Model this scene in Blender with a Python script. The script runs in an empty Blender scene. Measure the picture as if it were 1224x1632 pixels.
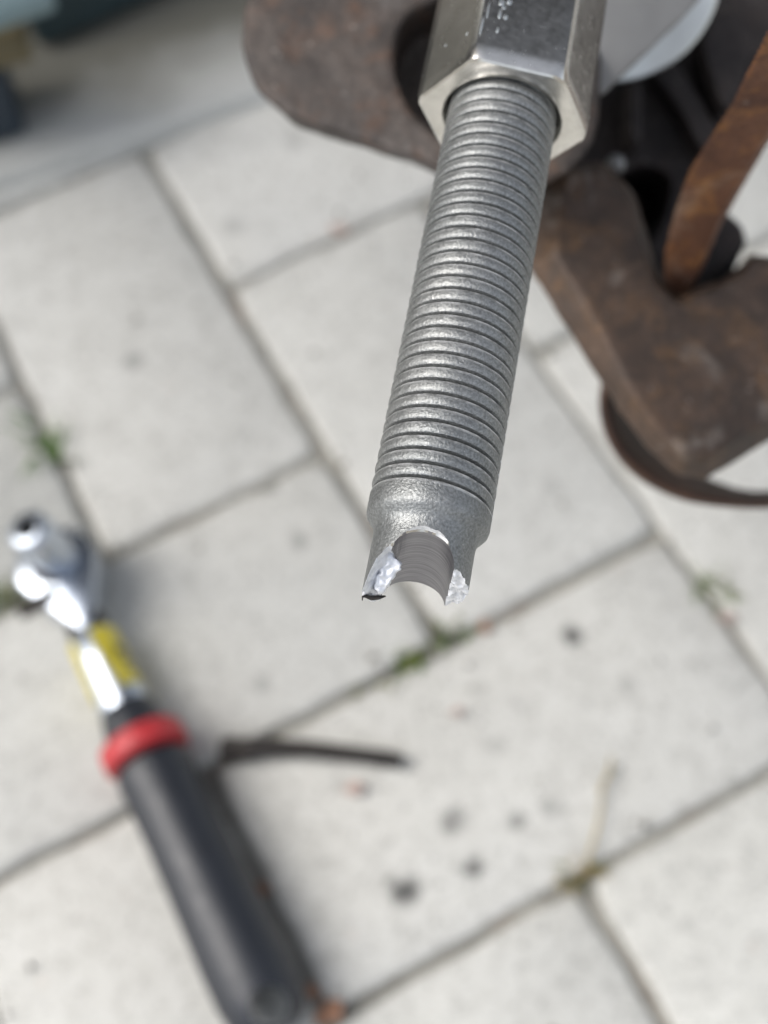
import bpy, bmesh, math, random
from mathutils import Vector, Matrix, Euler, noise

random.seed(7)
sc = bpy.context.scene
COL = sc.collection
R = math.radians

# ---------------------------------------------------------------- camera
F_PX, CX, CY = 2078.0, 612.0, 816.0          # focal length and centre in photograph pixels
cam_d = bpy.data.cameras.new('camera')
cam = bpy.data.objects.new('camera', cam_d)
COL.objects.link(cam)
cam.rotation_euler = Euler((0.4929, 0.0707, -0.4857), 'XYZ')
cam.location = (0.0209, -0.4890, 0.4791)
cam_d.sensor_fit = 'VERTICAL'
cam_d.sensor_height = 36.0
cam_d.sensor_width = 36.0
cam_d.lens = 36.0 * F_PX / 1632.0
cam_d.clip_start = 0.01
cam_d.clip_end = 200.0
cam_d.dof.use_dof = True
cam_d.dof.focus_distance = 0.1645
cam_d.dof.aperture_fstop = 13.4
cam_d.dof.aperture_blades = 0
sc.camera = cam
CM = cam.rotation_euler.to_matrix()
CLOC = Vector(cam.location)
RIGHT, UP, BACK = CM.col[0].copy(), CM.col[1].copy(), CM.col[2].copy()
FWD = Vector((-BACK.x, -BACK.y, 0)).normalized()     # level direction away from the photographer
SIDE = Vector((FWD.y, -FWD.x, 0))                    # level, to the right of the picture

# ---------------------------------------------------------------- sky, sun, exposure
SUN_ELEV, SUN_AZ = 52.0, None
sun_to = (-SIDE * 0.92 + FWD * 0.15).normalized() * math.cos(R(SUN_ELEV)) + Vector((0, 0, math.sin(R(SUN_ELEV))))
world = bpy.data.worlds.new('World')
sc.world = world
world.use_nodes = True
wn = world.node_tree
for n_ in list(wn.nodes):
    wn.nodes.remove(n_)
w_out = wn.nodes.new('ShaderNodeOutputWorld')
w_bg = wn.nodes.new('ShaderNodeBackground')
w_hsv = wn.nodes.new('ShaderNodeHueSaturation')
w_sky = wn.nodes.new('ShaderNodeTexSky')
w_sky.sky_type = 'NISHITA'
w_sky.sun_disc = False
w_sky.sun_elevation = R(SUN_ELEV)
w_sky.sun_rotation = math.atan2(sun_to.x, sun_to.y)
w_sky.dust_density = 3.0
w_hsv.inputs['Saturation'].default_value = 0.40
w_bg.inputs['Strength'].default_value = 0.15
wn.links.new(w_sky.outputs[0], w_hsv.inputs['Color'])
wn.links.new(w_hsv.outputs[0], w_bg.inputs[0])
wn.links.new(w_bg.outputs[0], w_out.inputs[0])
sun_d = bpy.data.lights.new('sun', 'SUN')
sun_d.energy = 1.3
sun_d.angle = R(42)
sun_d.color = (1.0, 0.97, 0.92)
sun = bpy.data.objects.new('sun', sun_d)
COL.objects.link(sun)
sun.rotation_euler = (-sun_to).to_track_quat('-Z', 'Y').to_euler()
sun.location = (0, 0, 3)
sc.view_settings.view_transform = 'Standard'
sc.view_settings.look = 'None'
sc.view_settings.exposure = 0.60
sc.view_settings.gamma = 1.0
sc.view_settings.use_curve_mapping = False


# ---------------------------------------------------------------- placing helpers
def ray(px, py):
    return CM @ Vector(((px - CX) / F_PX, (CY - py) / F_PX, -1.0))


def at(px, py, d):
    """point seen at photograph pixel px, py at depth d (metres in front of the lens)"""
    return CLOC + ray(px, py) * d


def on(px, py, h=0.0):
    """point on the level plane z = h seen at photograph pixel px, py"""
    r = ray(px, py)
    return CLOC + r * ((h - CLOC.z) / r.z)


def tag(o, label=None, cat=None, group=None, kind=None):
    if label: o['label'] = label
    if cat: o['category'] = cat
    if group: o['group'] = group
    if kind: o['kind'] = kind
    return o


def empty(name, loc=(0, 0, 0), mat=None):
    o = bpy.data.objects.new(name, None)
    COL.objects.link(o)
    if mat is not None:
        o.matrix_world = mat
    else:
        o.location = loc
    o.empty_display_size = 0.01
    return o


def link(name, me, m=None, parent=None, smooth=True):
    o = bpy.data.objects.new(name, me)
    COL.objects.link(o)
    if m is not None:
        me.materials.clear()
        me.materials.append(m)
    if smooth:
        for p in me.polygons:
            p.use_smooth = True
    if parent is not None:
        o.parent = parent
    return o


def mesh_bm(bm, name='mesh'):
    me = bpy.data.meshes.new(name)
    bm.normal_update()
    bm.to_mesh(me)
    bm.free()
    return me


def mesh_py(verts, faces, name='mesh'):
    me = bpy.data.meshes.new(name)
    me.from_pydata([tuple(v) for v in verts], [], faces)
    me.update()
    return me


def sharp(me, ang=35):
    me.set_sharp_from_angle(angle=R(ang))
    return me


def baked(me, mods):
    """run modifiers over a mesh and return the result"""
    tmp = bpy.data.objects.new('tmp', me)
    COL.objects.link(tmp)
    for kind, props in mods:
        md = tmp.modifiers.new(kind, kind)
        for k, v in props.items():
            setattr(md, k, v)
    dg = bpy.context.evaluated_depsgraph_get()
    out = bpy.data.meshes.new_from_object(tmp.evaluated_get(dg))
    bpy.data.objects.remove(tmp)
    return out


def lathe(profile, seg=64, cap0=True, cap1=True):
    """revolve (z, r) pairs about local z"""
    V, Fc = [], []
    for z, r in profile:
        for i in range(seg):
            a = 2 * math.pi * i / seg
            V.append((r * math.cos(a), r * math.sin(a), z))
    for k in range(len(profile) - 1):
        for i in range(seg):
            j = (i + 1) % seg
            Fc.append((k * seg + i, k * seg + j, (k + 1) * seg + j, (k + 1) * seg + i))
    if cap0: Fc.append(tuple(reversed(range(seg))))
    if cap1: Fc.append(tuple((len(profile) - 1) * seg + i for i in range(seg)))
    return mesh_py(V, Fc)


def tube(points, radii, seg=16):
    """tapered tube along points"""
    V, Fc = [], []
    n = len(points)
    for k, (p, r) in enumerate(zip(points, radii)):
        p = Vector(p)
        d = (Vector(points[min(k + 1, n - 1)]) - Vector(points[max(k - 1, 0)])).normalized()
        u = d.orthogonal().normalized() if abs(d.z) > .95 else d.cross(Vector((0, 0, 1))).normalized()
        v = d.cross(u)
        for i in range(seg):
            a = 2 * math.pi * i / seg
            V.append(p + u * r * math.cos(a) + v * r * math.sin(a))
    for k in range(n - 1):
        for i in range(seg):
            j = (i + 1) % seg
            Fc.append((k * seg + i, k * seg + j, (k + 1) * seg + j, (k + 1) * seg + i))
    Fc.append(tuple(reversed(range(seg))))
    Fc.append(tuple((n - 1) * seg + i for i in range(seg)))
    me = mesh_py(V, Fc)
    bm = bmesh.new(); bm.from_mesh(me); bmesh.ops.recalc_face_normals(bm, faces=bm.faces); bm.to_mesh(me); bm.free()
    return me


def box_bm(sx, sy, sz, bev=0.0, seg=2, off=(0, 0, 0)):
    bm = bmesh.new()
    bmesh.ops.create_cube(bm, size=1.0)
    bmesh.ops.scale(bm, vec=(sx, sy, sz), verts=bm.verts)
    if bev:
        bmesh.ops.bevel(bm, geom=list(bm.edges), offset=bev, segments=seg, affect='EDGES', profile=0.6)
    bmesh.ops.translate(bm, vec=off, verts=bm.verts)
    return bm


def frame(o, x, y, z):
    m = Matrix.Identity(4)
    for i in range(3):
        m[i][0], m[i][1], m[i][2], m[i][3] = x[i], y[i], z[i], o[i]
    return m


# ---------------------------------------------------------------- materials
class NT:
    def __init__(self, name):
        self.m = bpy.data.materials.new(name)
        self.m.use_nodes = True
        self.t = self.m.node_tree
        self.b = self.t.nodes['Principled BSDF']
        self.co = self.t.nodes.new('ShaderNodeTexCoord')

    def n(self, kind, **kw):
        nd = self.t.nodes.new(kind)
        for k, v in kw.items():
            setattr(nd, k, v)
        return nd

    def l(self, a, b):
        self.t.links.new(a, b)

    def noise(self, scale, detail=4, rough=0.55, src='Object', dist=0.0):
        nd = self.n('ShaderNodeTexNoise')
        nd.inputs['Scale'].default_value = scale
        nd.inputs['Detail'].default_value = detail
        nd.inputs['Roughness'].default_value = rough
        nd.inputs['Distortion'].default_value = dist
        if isinstance(src, str):
            self.l(self.co.outputs[src], nd.inputs['Vector'])
        else:
            self.l(src, nd.inputs['Vector'])
        return nd.outputs['Fac']

    def ramp(self, fac, stops, mode='LINEAR'):
        nd = self.n('ShaderNodeValToRGB')
        cr = nd.color_ramp
        cr.interpolation = mode
        while len(cr.elements) < len(stops):
            cr.elements.new(0.5)
        for e, (p, c) in zip(cr.elements, stops):
            e.position = p
            e.color = (c, c, c, 1) if isinstance(c, (int, float)) else (*c, 1)
        self.l(fac, nd.inputs['Fac'])
        return nd.outputs['Color']

    def mix(self, fac, a, b, mode='MIX'):
        nd = self.n('ShaderNodeMix', data_type='RGBA', blend_type=mode)
        for sock, v in ((nd.inputs[0], fac), (nd.inputs[6], a), (nd.inputs[7], b)):
            if isinstance(v, (int, float)):
                sock.default_value = v
            elif isinstance(v, tuple):
                sock.default_value = (*v, 1)
            else:
                self.l(v, sock)
        return nd.outputs[2]

    def math(self, op, a, b=None, clamp=False):
        nd = self.n('ShaderNodeMath', operation=op, use_clamp=clamp)
        for sock, v in zip(nd.inputs, (a, b)):
            if v is None: continue
            if isinstance(v, (int, float)): sock.default_value = v
            else: self.l(v, sock)
        return nd.outputs[0]

    def bump(self, h, strength, dist, prev=None):
        nd = self.n('ShaderNodeBump')
        nd.inputs['Strength'].default_value = strength
        nd.inputs['Distance'].default_value = dist
        self.l(h, nd.inputs['Height'])
        if prev is not None:
            self.l(prev, nd.inputs['Normal'])
        return nd.outputs['Normal']

    def set(self, **kw):
        for k, v in kw.items():
            s = self.b.inputs[k.replace('_', ' ')]
            if isinstance(v, tuple): s.default_value = (*v, 1) if len(v) == 3 else v
            elif isinstance(v, (int, float)): s.default_value = v
            else: self.l(v, s)
        return self.m


def mat_plain(name, col, rough=0.5, metal=0.0, var=0.15, scale=120, bump=0.0, bdist=0.0003, coat=0.0, spec=0.5):
    t = NT(name)
    f = t.noise(scale, 4, 0.6)
    c = t.ramp(f, [(0.3, tuple(x * (1 - var) for x in col)), (0.7, tuple(min(1, x * (1 + var)) for x in col))])
    r = t.ramp(t.noise(scale * 1.7, 3), [(0.3, max(0.02, rough - 0.08)), (0.7, min(1, rough + 0.08))])
    t.set(Base_Color=c, Roughness=r, Metallic=metal, Coat_Weight=coat, Specular_IOR_Level=spec)
    if bump:
        t.set(Normal=t.bump(t.noise(scale * 4, 5), bump, bdist))
    return t.m


def mat_steel_grain():
    t = NT('grey_phosphated_steel')
    fine = t.noise(2900, 2, 0.6)
    mid = t.noise(600, 4, 0.6)
    big = t.noise(70, 3, 0.5)
    c = t.ramp(big, [(0.3, (0.235, 0.245, 0.245)), (0.7, (0.30, 0.305, 0.30))])
    c = t.mix(0.5, c, t.ramp(fine, [(0.30, 0.2), (0.70, 0.8)]), 'OVERLAY')
    glint = t.ramp(t.noise(1700, 2, 0.5), [(0.70, 0.0), (0.78, 1.0)])
    c = t.mix(t.math('MULTIPLY', glint, 0.45), c, (0.72, 0.72, 0.71))
    at_ = t.n('ShaderNodeAttribute')
    at_.attribute_name = 'crest_glint'                                  # light caught on the nut-side crest edges, painted in
    crest_glint = t.math('MULTIPLY', at_.outputs['Fac'], t.ramp(t.noise(450, 4, 0.7), [(0.34, 0.0), (0.58, 1.0)]))
    c = t.mix(crest_glint, c, (0.95, 0.955, 0.95))
    nb = t.bump(mid, 0.25, 0.00010)
    nb = t.bump(fine, 0.9, 0.00013, nb)
    t.set(Base_Color=c, Metallic=0.78, Roughness=t.ramp(mid, [(0.3, 0.40), (0.7, 0.54)]), Normal=nb)
    return t.m


def mat_bore():
    t = NT('turned_dark_steel')
    mp = t.n('ShaderNodeMapping')
    mp.inputs['Scale'].default_value = (120, 3000, 120)
    t.l(t.co.outputs['Object'], mp.inputs['Vector'])
    f = t.noise(1.0, 4, 0.6, mp.outputs['Vector'])
    c = t.ramp(f, [(0.3, (0.20, 0.195, 0.21)), (0.7, (0.36, 0.355, 0.37))])
    t.set(Base_Color=c, Metallic=1.0, Roughness=0.36, Normal=t.bump(f, 0.45, 0.00012))
    return t.m


def mat_fracture():
    t = NT('bright_broken_steel')
    f = t.noise(1300, 5, 0.7)
    g = t.noise(350, 3, 0.6)
    c = t.ramp(f, [(0.3, (0.72, 0.73, 0.76)), (0.65, (0.93, 0.94, 0.96))])
    nb = t.bump(g, 0.5, 0.0004)
    nb = t.bump(f, 0.6, 0.00015, nb)
    t.set(Base_Color=c, Metallic=0.55, Roughness=0.42, Normal=nb)
    return t.m


def mat_nut():
    t = NT('bright_machined_steel')
    f = t.noise(260, 5, 0.65)
    s = t.noise(900, 4, 0.7)
    c = t.ramp(f, [(0.25, (0.62, 0.60, 0.55)), (0.75, (0.86, 0.83, 0.78))])
    t.set(Base_Color=c, Metallic=1.0, Roughness=t.ramp(s, [(0.3, 0.18), (0.7, 0.28)]), Normal=t.bump(t.noise(180, 2, 0.5), 0.2, 0.0001))
    return t.m


def mat_rust(name, dark, brown, orange, grey, k_orange=0.5, k_grey=0.35, scale=1.0, rough=0.75):
    t = NT(name)
    a = t.noise(55 * scale, 6, 0.62, dist=0.6)
    b = t.noise(120 * scale, 5, 0.65, dist=0.4)
    g = t.noise(38 * scale, 6, 0.7, dist=0.8)
    fine = t.noise(900 * scale, 4, 0.7)
    c = t.ramp(a, [(0.30, dark), (0.62, brown)])
    c = t.mix(t.math('MULTIPLY', t.ramp(b, [(0.52, 0.0), (0.68, 1.0)]), k_orange), c, orange)
    c = t.mix(t.math('MULTIPLY', t.ramp(g, [(0.54, 0.0), (0.66, 1.0)]), k_grey), c, grey)
    c = t.mix(0.5, c, t.ramp(fine, [(0.3, 0.2), (0.7, 0.85)]), 'OVERLAY')
    c = t.mix(t.math('MULTIPLY', t.ramp(t.noise(230 * scale, 5, 0.7, dist=0.5), [(0.50, 0.0), (0.62, 1.0)]), 0.45), c, dark)
    sp = t.ramp(t.noise(420 * scale, 2, 0.5), [(0.70, 0.0), (0.76, 1.0)])
    c = t.mix(t.math('MULTIPLY', sp, 0.30), c, (0.45, 0.40, 0.36))
    nb = t.bump(a, 0.5, 0.0012)
    nb = t.bump(fine, 0.5, 0.0003, nb)
    t.set(Base_Color=c, Metallic=0.12, Roughness=rough, Normal=nb)
    return t.m


# edge of the concrete apron, read off where the paving ends
E0, E1 = on(0, 306, 0), on(400, 172, 0)
e_dir = (E1 - E0).normalized()
e_nor = Vector((-e_dir.y, e_dir.x, 0))
if e_nor.dot(FWD) < 0: e_nor = -e_nor


# oil and dirt spots lying on the paving: photograph pixel, radius in metres, strength
SPOTS = [(912, 1008, .0048, .85), (645, 1418, .0062, .9), (752, 1382, .0046, .75), (822, 1308, .0046, .65),
         (722, 1304, .0062, .6), (476, 862, .0044, .5), (212, 572, .0055, .45), (425, 775, .005, .6),
         (420, 1090, .0045, .3), (470, 225, .006, .3), (375, 360, .006, .3), (700, 1050, .0035, .35),
         (880, 1285, .0045, .35), (975, 1230, .005, .3), (540, 1250, .005, .25), (880, 775, .005, .22),
         (1000, 1090, .004, .28), (830, 1120, .0035, .3), (790, 1190, .004, .25), (935, 1120, .003, .25)]


def mat_paver():
    t = NT('pale_concrete_paver')
    geo = t.n('ShaderNodeNewGeometry')
    pos = geo.outputs['Position']
    info = t.n('ShaderNodeObjectInfo')
    big = t.noise(9, 5, 0.6, pos)
    mid = t.noise(60, 5, 0.65, pos)
    fine = t.noise(620, 4, 0.7, pos)
    agg = t.noise(330, 2, 0.5, pos)
    c = t.ramp(big, [(0.3, (0.535, 0.53, 0.502)), (0.7, (0.605, 0.60, 0.57))])
    c = t.mix(t.ramp(mid, [(0.45, 0.0), (0.75, 0.32)]), c, (0.36, 0.355, 0.335))
    c = t.mix(t.ramp(t.noise(170, 4, 0.6, pos), [(0.50, 0.0), (0.72, 0.55)]), c, (0.30, 0.295, 0.28))
    c = t.mix(0.35, c, t.ramp(fine, [(0.3, 0.30), (0.7, 0.70)]), 'OVERLAY')
    c = t.mix(t.ramp(agg, [(0.60, 0.0), (0.70, 0.55)]), c, (0.20, 0.197, 0.185))
    c = t.mix(t.ramp(t.noise(75, 3, 0.5, pos), [(0.70, 0.0), (0.78, 0.35)]), c, (0.42, 0.30, 0.24))
    tint = t.ramp(info.outputs['Random'], [(0.0, (0.445, 0.45, 0.445)), (1.0, (0.555, 0.55, 0.535))])
    c = t.mix(0.8, c, tint, 'OVERLAY')
    # warp for ragged stain outlines
    wn_ = t.n('ShaderNodeTexNoise')
    wn_.inputs['Scale'].default_value = 130
    wn_.inputs['Detail'].default_value = 4
    t.l(pos, wn_.inputs['Vector'])
    sub = t.n('ShaderNodeVectorMath', operation='SUBTRACT')
    sub.inputs[1].default_value = (.5, .5, .5)
    t.l(wn_.outputs['Color'], sub.inputs[0])
    scl = t.n('ShaderNodeVectorMath', operation='SCALE')
    scl.inputs['Scale'].default_value = 0.009
    t.l(sub.outputs[0], scl.inputs[0])
    add = t.n('ShaderNodeVectorMath', operation='ADD')
    t.l(pos, add.inputs[0]); t.l(scl.outputs[0], add.inputs[1])
    tot = None
    for px, py, r, k in SPOTS:
        p = on(px, py, 0.0)
        d = t.n('ShaderNodeVectorMath', operation='DISTANCE')
        d.inputs[1].default_value = p
        t.l(add.outputs[0], d.inputs[0])
        mr = t.n('ShaderNodeMapRange')
        mr.interpolation_type = 'SMOOTHSTEP'
        mr.inputs['From Min'].default_value = r * 0.35
        mr.inputs['From Max'].default_value = r * 1.25
        mr.inputs['To Min'].default_value = k
        mr.inputs['To Max'].default_value = 0
        t.l(d.outputs['Value'], mr.inputs['Value'])
        tot = mr.outputs[0] if tot is None else t.math('MAXIMUM', tot, mr.outputs[0])
    c = t.mix(tot, c, (0.045, 0.045, 0.043))
    nb = t.bump(mid, 0.35, 0.0008)
    nb = t.bump(fine, 0.5, 0.0004, nb)
    t.set(Base_Color=c, Roughness=0.82, Normal=nb)
    return t.m


def mat_joint():
    t = NT('joint_sand')
    geo = t.n('ShaderNodeNewGeometry')
    pos = geo.outputs['Position']
    c = t.ramp(t.noise(40, 5, 0.6, pos), [(0.3, (0.20, 0.195, 0.175)), (0.7, (0.34, 0.325, 0.285))])
    c = t.mix(t.ramp(t.noise(22, 3, 0.5, pos), [(0.55, 0.0), (0.7, 0.6)]), c, (0.20, 0.13, 0.085))
    c = t.mix(0.5, c, t.ramp(t.noise(900, 3, 0.6, pos), [(0.3, 0.2), (0.7, 0.8)]), 'OVERLAY')
    t.set(Base_Color=c, Roughness=0.95, Normal=t.bump(t.noise(700, 4, 0.6, pos), 0.6, 0.001))
    return t.m


def mat_apron():
    t = NT('smooth_worn_concrete')
    geo = t.n('ShaderNodeNewGeometry')
    pos = geo.outputs['Position']
    c = t.ramp(t.noise(8, 5, 0.6, pos), [(0.3, (0.40, 0.40, 0.375)), (0.7, (0.50, 0.50, 0.475))])
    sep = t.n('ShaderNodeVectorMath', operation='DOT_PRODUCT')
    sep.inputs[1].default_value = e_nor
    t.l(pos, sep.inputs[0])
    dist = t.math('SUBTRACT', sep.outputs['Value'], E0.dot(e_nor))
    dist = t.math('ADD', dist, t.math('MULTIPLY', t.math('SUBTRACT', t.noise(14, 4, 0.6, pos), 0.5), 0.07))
    c = t.mix(t.ramp(t.math('MULTIPLY', dist, 5.0), [(0.05, 0.0), (0.26, 0.92)]), c, (0.135, 0.128, 0.100))   # brown band: shade under the car painted into the slab colour
    c = t.mix(0.3, c, t.ramp(t.noise(500, 4, 0.7, pos), [(0.3, 0.3), (0.7, 0.7)]), 'OVERLAY')
    t.set(Base_Color=c, Roughness=0.8, Normal=t.bump(t.noise(60, 5, 0.6, pos), 0.3, 0.0008))
    return t.m


M = {
    'steel': mat_steel_grain(), 'bore': mat_bore(), 'fracture': mat_fracture(), 'nut': mat_nut(),
    'cast_grey': mat_rust('grey_brown_cast_iron', (0.036, 0.030, 0.027), (0.074, 0.058, 0.049), (0.15, 0.070, 0.034), (0.13, 0.12, 0.115), 0.4, 0.6, rough=0.6),
    'cast_brown': mat_rust('brown_rusted_iron', (0.034, 0.025, 0.020), (0.096, 0.060, 0.040), (0.15, 0.080, 0.034), (0.27, 0.24, 0.21), 0.6, 0.6, rough=0.58),
    'rust_orange': mat_rust('orange_rusted_plate', (0.075, 0.030, 0.017), (0.165, 0.070, 0.034), (0.34, 0.145, 0.035), (0.30, 0.21, 0.15), 0.75, 0.5, 1.2, rough=0.62),
    'cast_black': mat_rust('shade_black_iron', (0.014, 0.011, 0.011), (0.044, 0.035, 0.032), (0.06, 0.035, 0.025), (0.055, 0.05, 0.05), 0.25, 0.4),  # near-black base colour carries the shade deep among the parts
    'rust_dark': mat_rust('dark_rusted_sheet', (0.038, 0.020, 0.014), (0.080, 0.042, 0.027), (0.15, 0.07, 0.035), (0.12, 0.09, 0.07), 0.4, 0.2),
    'boot': mat_plain('black_rubber', (0.020, 0.018, 0.017), 0.6, 0, 0.3, 90, 0.3),
    'flange': mat_plain('dull_cast_aluminium', (0.30, 0.295, 0.285), 0.5, 0.4, 0.10, 90, 0.25, 0.0002),
    'bright': mat_plain('bright_zinc', (0.80, 0.84, 0.85), 0.38, 0.9, 0.05, 90),
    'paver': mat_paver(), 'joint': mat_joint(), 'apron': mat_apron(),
    'chrome': mat_plain('polished_chrome', (0.56, 0.61, 0.68), 0.32, 1.0, 0.05, 60),
    'black_grip': mat_plain('black_grip_plastic', (0.014, 0.017, 0.024), 0.47, 0, 0.15, 200, 0.08, 0.0001, spec=0.7),
    'red': mat_plain('red_plastic', (0.47, 0.035, 0.04), 0.45, 0, 0.08, 80),
    'yellow': mat_plain('yellow_lacquer', (0.60, 0.50, 0.05), 0.25, 0.1, 0.12, 90, coat=0.5),
    'dark_steel': mat_plain('blackened_steel', (0.030, 0.025, 0.022), 0.6, 0.2, 0.35, 200, 0.3),
    'hole': mat_plain('dark_inside', (0.012, 0.012, 0.012), 0.7, 0.3),  # near-black colour stands for the shade inside socket and notch
    'teal': mat_plain('dark_teal_plastic', (0.022, 0.040, 0.045), 0.5, 0, 0.15, 60),
    'navy': mat_plain('navy_painted_steel', (0.016, 0.028, 0.042), 0.5, 0, 0.2, 60),
    'pale_blue': mat_plain('pale_blue_paint', (0.17, 0.235, 0.245), 0.5, 0, 0.1, 60),
    'ochre': mat_plain('ochre_paint', (0.11, 0.088, 0.042), 0.55, 0, 0.2, 60),
    'grass': mat_plain('fresh_grass', (0.10, 0.19, 0.030), 0.55, 0, 0.35, 200),
    'moss': mat_plain('olive_moss', (0.14, 0.15, 0.035), 0.8, 0, 0.35, 200),
    'straw': mat_plain('dry_straw', (0.42, 0.33, 0.16), 0.7, 0, 0.2, 200),
    'leaf': mat_plain('dry_orange_leaf', (0.30, 0.15, 0.085), 0.65, 0, 0.3, 150),
    'pink': mat_plain('dusty_pink_chip', (0.46, 0.345, 0.30), 0.8, 0, 0.2, 200),
    'grit': mat_plain('brown_grey_grit', (0.13, 0.115, 0.095), 0.9, 0, 0.6, 300),
    'car_paint': mat_plain('dark_car_paint', (0.022, 0.022, 0.022), 0.5, 0.0, 0.05, 5),
    'unseen_liner': mat_plain('unseen_car_black_felt', (0.016, 0.016, 0.016), 0.9, 0, 0.2, 80, 0.3),
}

# ================================================================ the setting
U = 0.103                                    # paver module: 100 mm paver and its joint
ground = link('ground', mesh_py([(-60, -60, -.0045), (60, -60, -.0045), (60, 60, -.0045), (-60, 60, -.0045)], [(0, 1, 2, 3)]), M['joint'], smooth=False)
tag(ground, kind='structure')

def paver_mesh(seed):
    rnd = random.Random(seed)
    L, W, H, ch = 2 * U - .0036, U - .0036, .060, .0030
    nx, ny = 14, 7

    def loop(inset, z, amp):
        pts = []
        hx, hy = L / 2 - inset, W / 2 - inset
        cor = .0012
        ring = []
        for i in range(nx): ring.append((-hx + 2 * hx * i / nx, -hy))
        for i in range(ny): ring.append((hx, -hy + 2 * hy * i / ny))
        for i in range(nx): ring.append((hx - 2 * hx * i / nx, hy))
        for i in range(ny): ring.append((-hx, hy - 2 * hy * i / ny))
        for (x, y) in ring:
            q = Vector((x * 60, y * 60, seed * 3.1 + z * 40))
            dx, dy = noise.noise(q) * amp, noise.noise(q + Vector((9, 5, 2))) * amp
            k = 1.0
            if abs(abs(x) - hx) < 1e-6 and abs(abs(y) - hy) < 1e-6:
                x *= 1 - cor / hx; y *= 1 - cor / hy
            pts.append((x + dx, y + dy, z + noise.noise(q * .8) * amp * .35))
        return pts
    rings = [loop(0, -H, 0), loop(0, -ch, .0014), loop(ch * .35, -ch * .30, .0020), loop(ch, 0, .0020)]
    V, Fc, n = [], [], 2 * (nx + ny)
    for rg in rings: V += rg
    for k in range(3):
        for i in range(n):
            j = (i + 1) % n
            Fc.append((k * n + i, k * n + j, (k + 1) * n + j, (k + 1) * n + i))
    Fc.append(tuple(3 * n + i for i in range(n)))
    return mesh_py(V, Fc, 'paver')


pavement = empty('pavement')
tag(pavement, kind='structure')
pmesh = [paver_mesh(s) for s in range(5)]
for me in pmesh:
    me.materials.append(M['paver'])
    sharp(me, 50)
n_pav = 0
for k in range(-14, 15):
    for s in range(-4, 5):
        # herringbone: one upright and one lying paver per step of the diagonal
        for up in (True, False):
            if up:
                c, r = k, k + 4 * s
                x, y, rot = (c + .5) * U, -(r + 1.0) * U, math.pi / 2
            else:
                c, r = k - 1, k + 2 + 4 * s
                x, y, rot = (c + 1.0) * U, -(r + .5) * U, 0
            if abs(x - .10) > 0.95 or abs(y + .22) > 0.85: continue
            if (Vector((x, y, 0)) - E0).dot(e_nor) > .07: continue
            o = bpy.data.objects.new('paver', pmesh[n_pav % 5])
            COL.objects.link(o)
            o.parent = pavement
            o.location = (x + random.uniform(-.0008, .0008), y + random.uniform(-.0008, .0008), random.uniform(-.0012, .0006))
            o.rotation_euler = (random.uniform(-.004, .004), random.uniform(-.004, .004), rot + random.choice((0, math.pi)) + random.uniform(-.006, .006))
            n_pav += 1

# concrete apron beyond the paving: a slab one centimetre proud, with a rounded edge
prof = [(0, -.05), (0, .0045), (.002, .0070), (.005, .0085), (.010, .0090), (4.0, .0090)]
V, Fc = [], []
NS = 60
for i in range(NS + 1):
    u = -3 + 6 * i / NS
    for k, (d, z) in enumerate(prof):
        w = noise.noise(Vector((u * 9, k * .3, 0))) * .0012 if d < .02 else 0
        V.append(E0 + e_dir * u + e_nor * (d + w) + Vector((0, 0, z)))
m_ = len(prof)
for i in range(NS):
    for k in range(m_ - 1):
        Fc.append((i * m_ + k, (i + 1) * m_ + k, (i + 1) * m_ + k + 1, i * m_ + k + 1))
me = mesh_py(V, Fc)
bm = bmesh.new(); bm.from_mesh(me); bmesh.ops.recalc_face_normals(bm, faces=bm.faces)
if sum(f.normal.z for f in bm.faces) < 0: bmesh.ops.reverse_faces(bm, faces=bm.faces)
bm.to_mesh(me); bm.free()
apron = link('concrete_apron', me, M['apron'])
tag(apron, kind='structure')

# ================================================================ unseen car wing above the frame, added to darken reflections
car = empty('unseen_car_body', CLOC + FWD * 0.55 + SIDE * 0.10 + Vector((0, 0, -.27)))
tag(car, 'unseen dark car wing with black wheel arch, added to darken reflections', 'car')


def car_pt(s, f, z):
    return CLOC + SIDE * s + FWD * f + Vector((0, 0, z - CLOC.z)) - Vector(car.location)


ARC_S, ARC_Z, ARC_R = 0.12, 0.52, 0.36


def sheet(name, rows, m, thick):
    V, Fc = [], []
    n = len(rows[0])
    for rw in rows: V += rw
    for i in range(len(rows) - 1):
        for k in range(n - 1):
            Fc.append((i * n + k, i * n + k + 1, (i + 1) * n + k + 1, (i + 1) * n + k))
    return link(name, sharp(baked(mesh_py(V, Fc), [('SOLIDIFY', {'thickness': thick, 'offset': 0})]), 30), m, car)


# side of the unseen car: columns from sill to shoulder, the arch cut out of its lower edge
rows = []
for i in range(97):
    s_ = -1.6 + 3.1 * i / 96
    dz = abs(s_ - ARC_S)
    low = 0.30 if s_ < ARC_S else 0.46
    if dz < ARC_R:
        low = max(low, ARC_Z + math.sqrt(ARC_R ** 2 - dz ** 2) * .95)
    top = 1.24
    rows.append([car_pt(s_, .62 + .05 * t * t - .05 * math.sin(t * 3.1), low + (top - low) * t) for t in (0, .04, .12, .3, .5, .7, .9, 1.0)])
sheet('side_panel', rows, M['car_paint'], .004)
rows = []
for i in range(29):
    a = math.pi * i / 28
    rows.append([car_pt(ARC_S - ARC_R * math.cos(a), f, ARC_Z + ARC_R * .95 * math.sin(a)) for f in (.615, .64, .76, .94)])
sheet('unseen_wheel_arch_liner', rows, M['unseen_liner'], .006)
rows = [[car_pt(s_, f, z) for f, z in ((.94, .88), (.94, .60), (.96, .32))] for s_ in (-.30, .0, .3, .55)]
sheet('unseen_arch_back', rows, M['unseen_liner'], .006)
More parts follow.
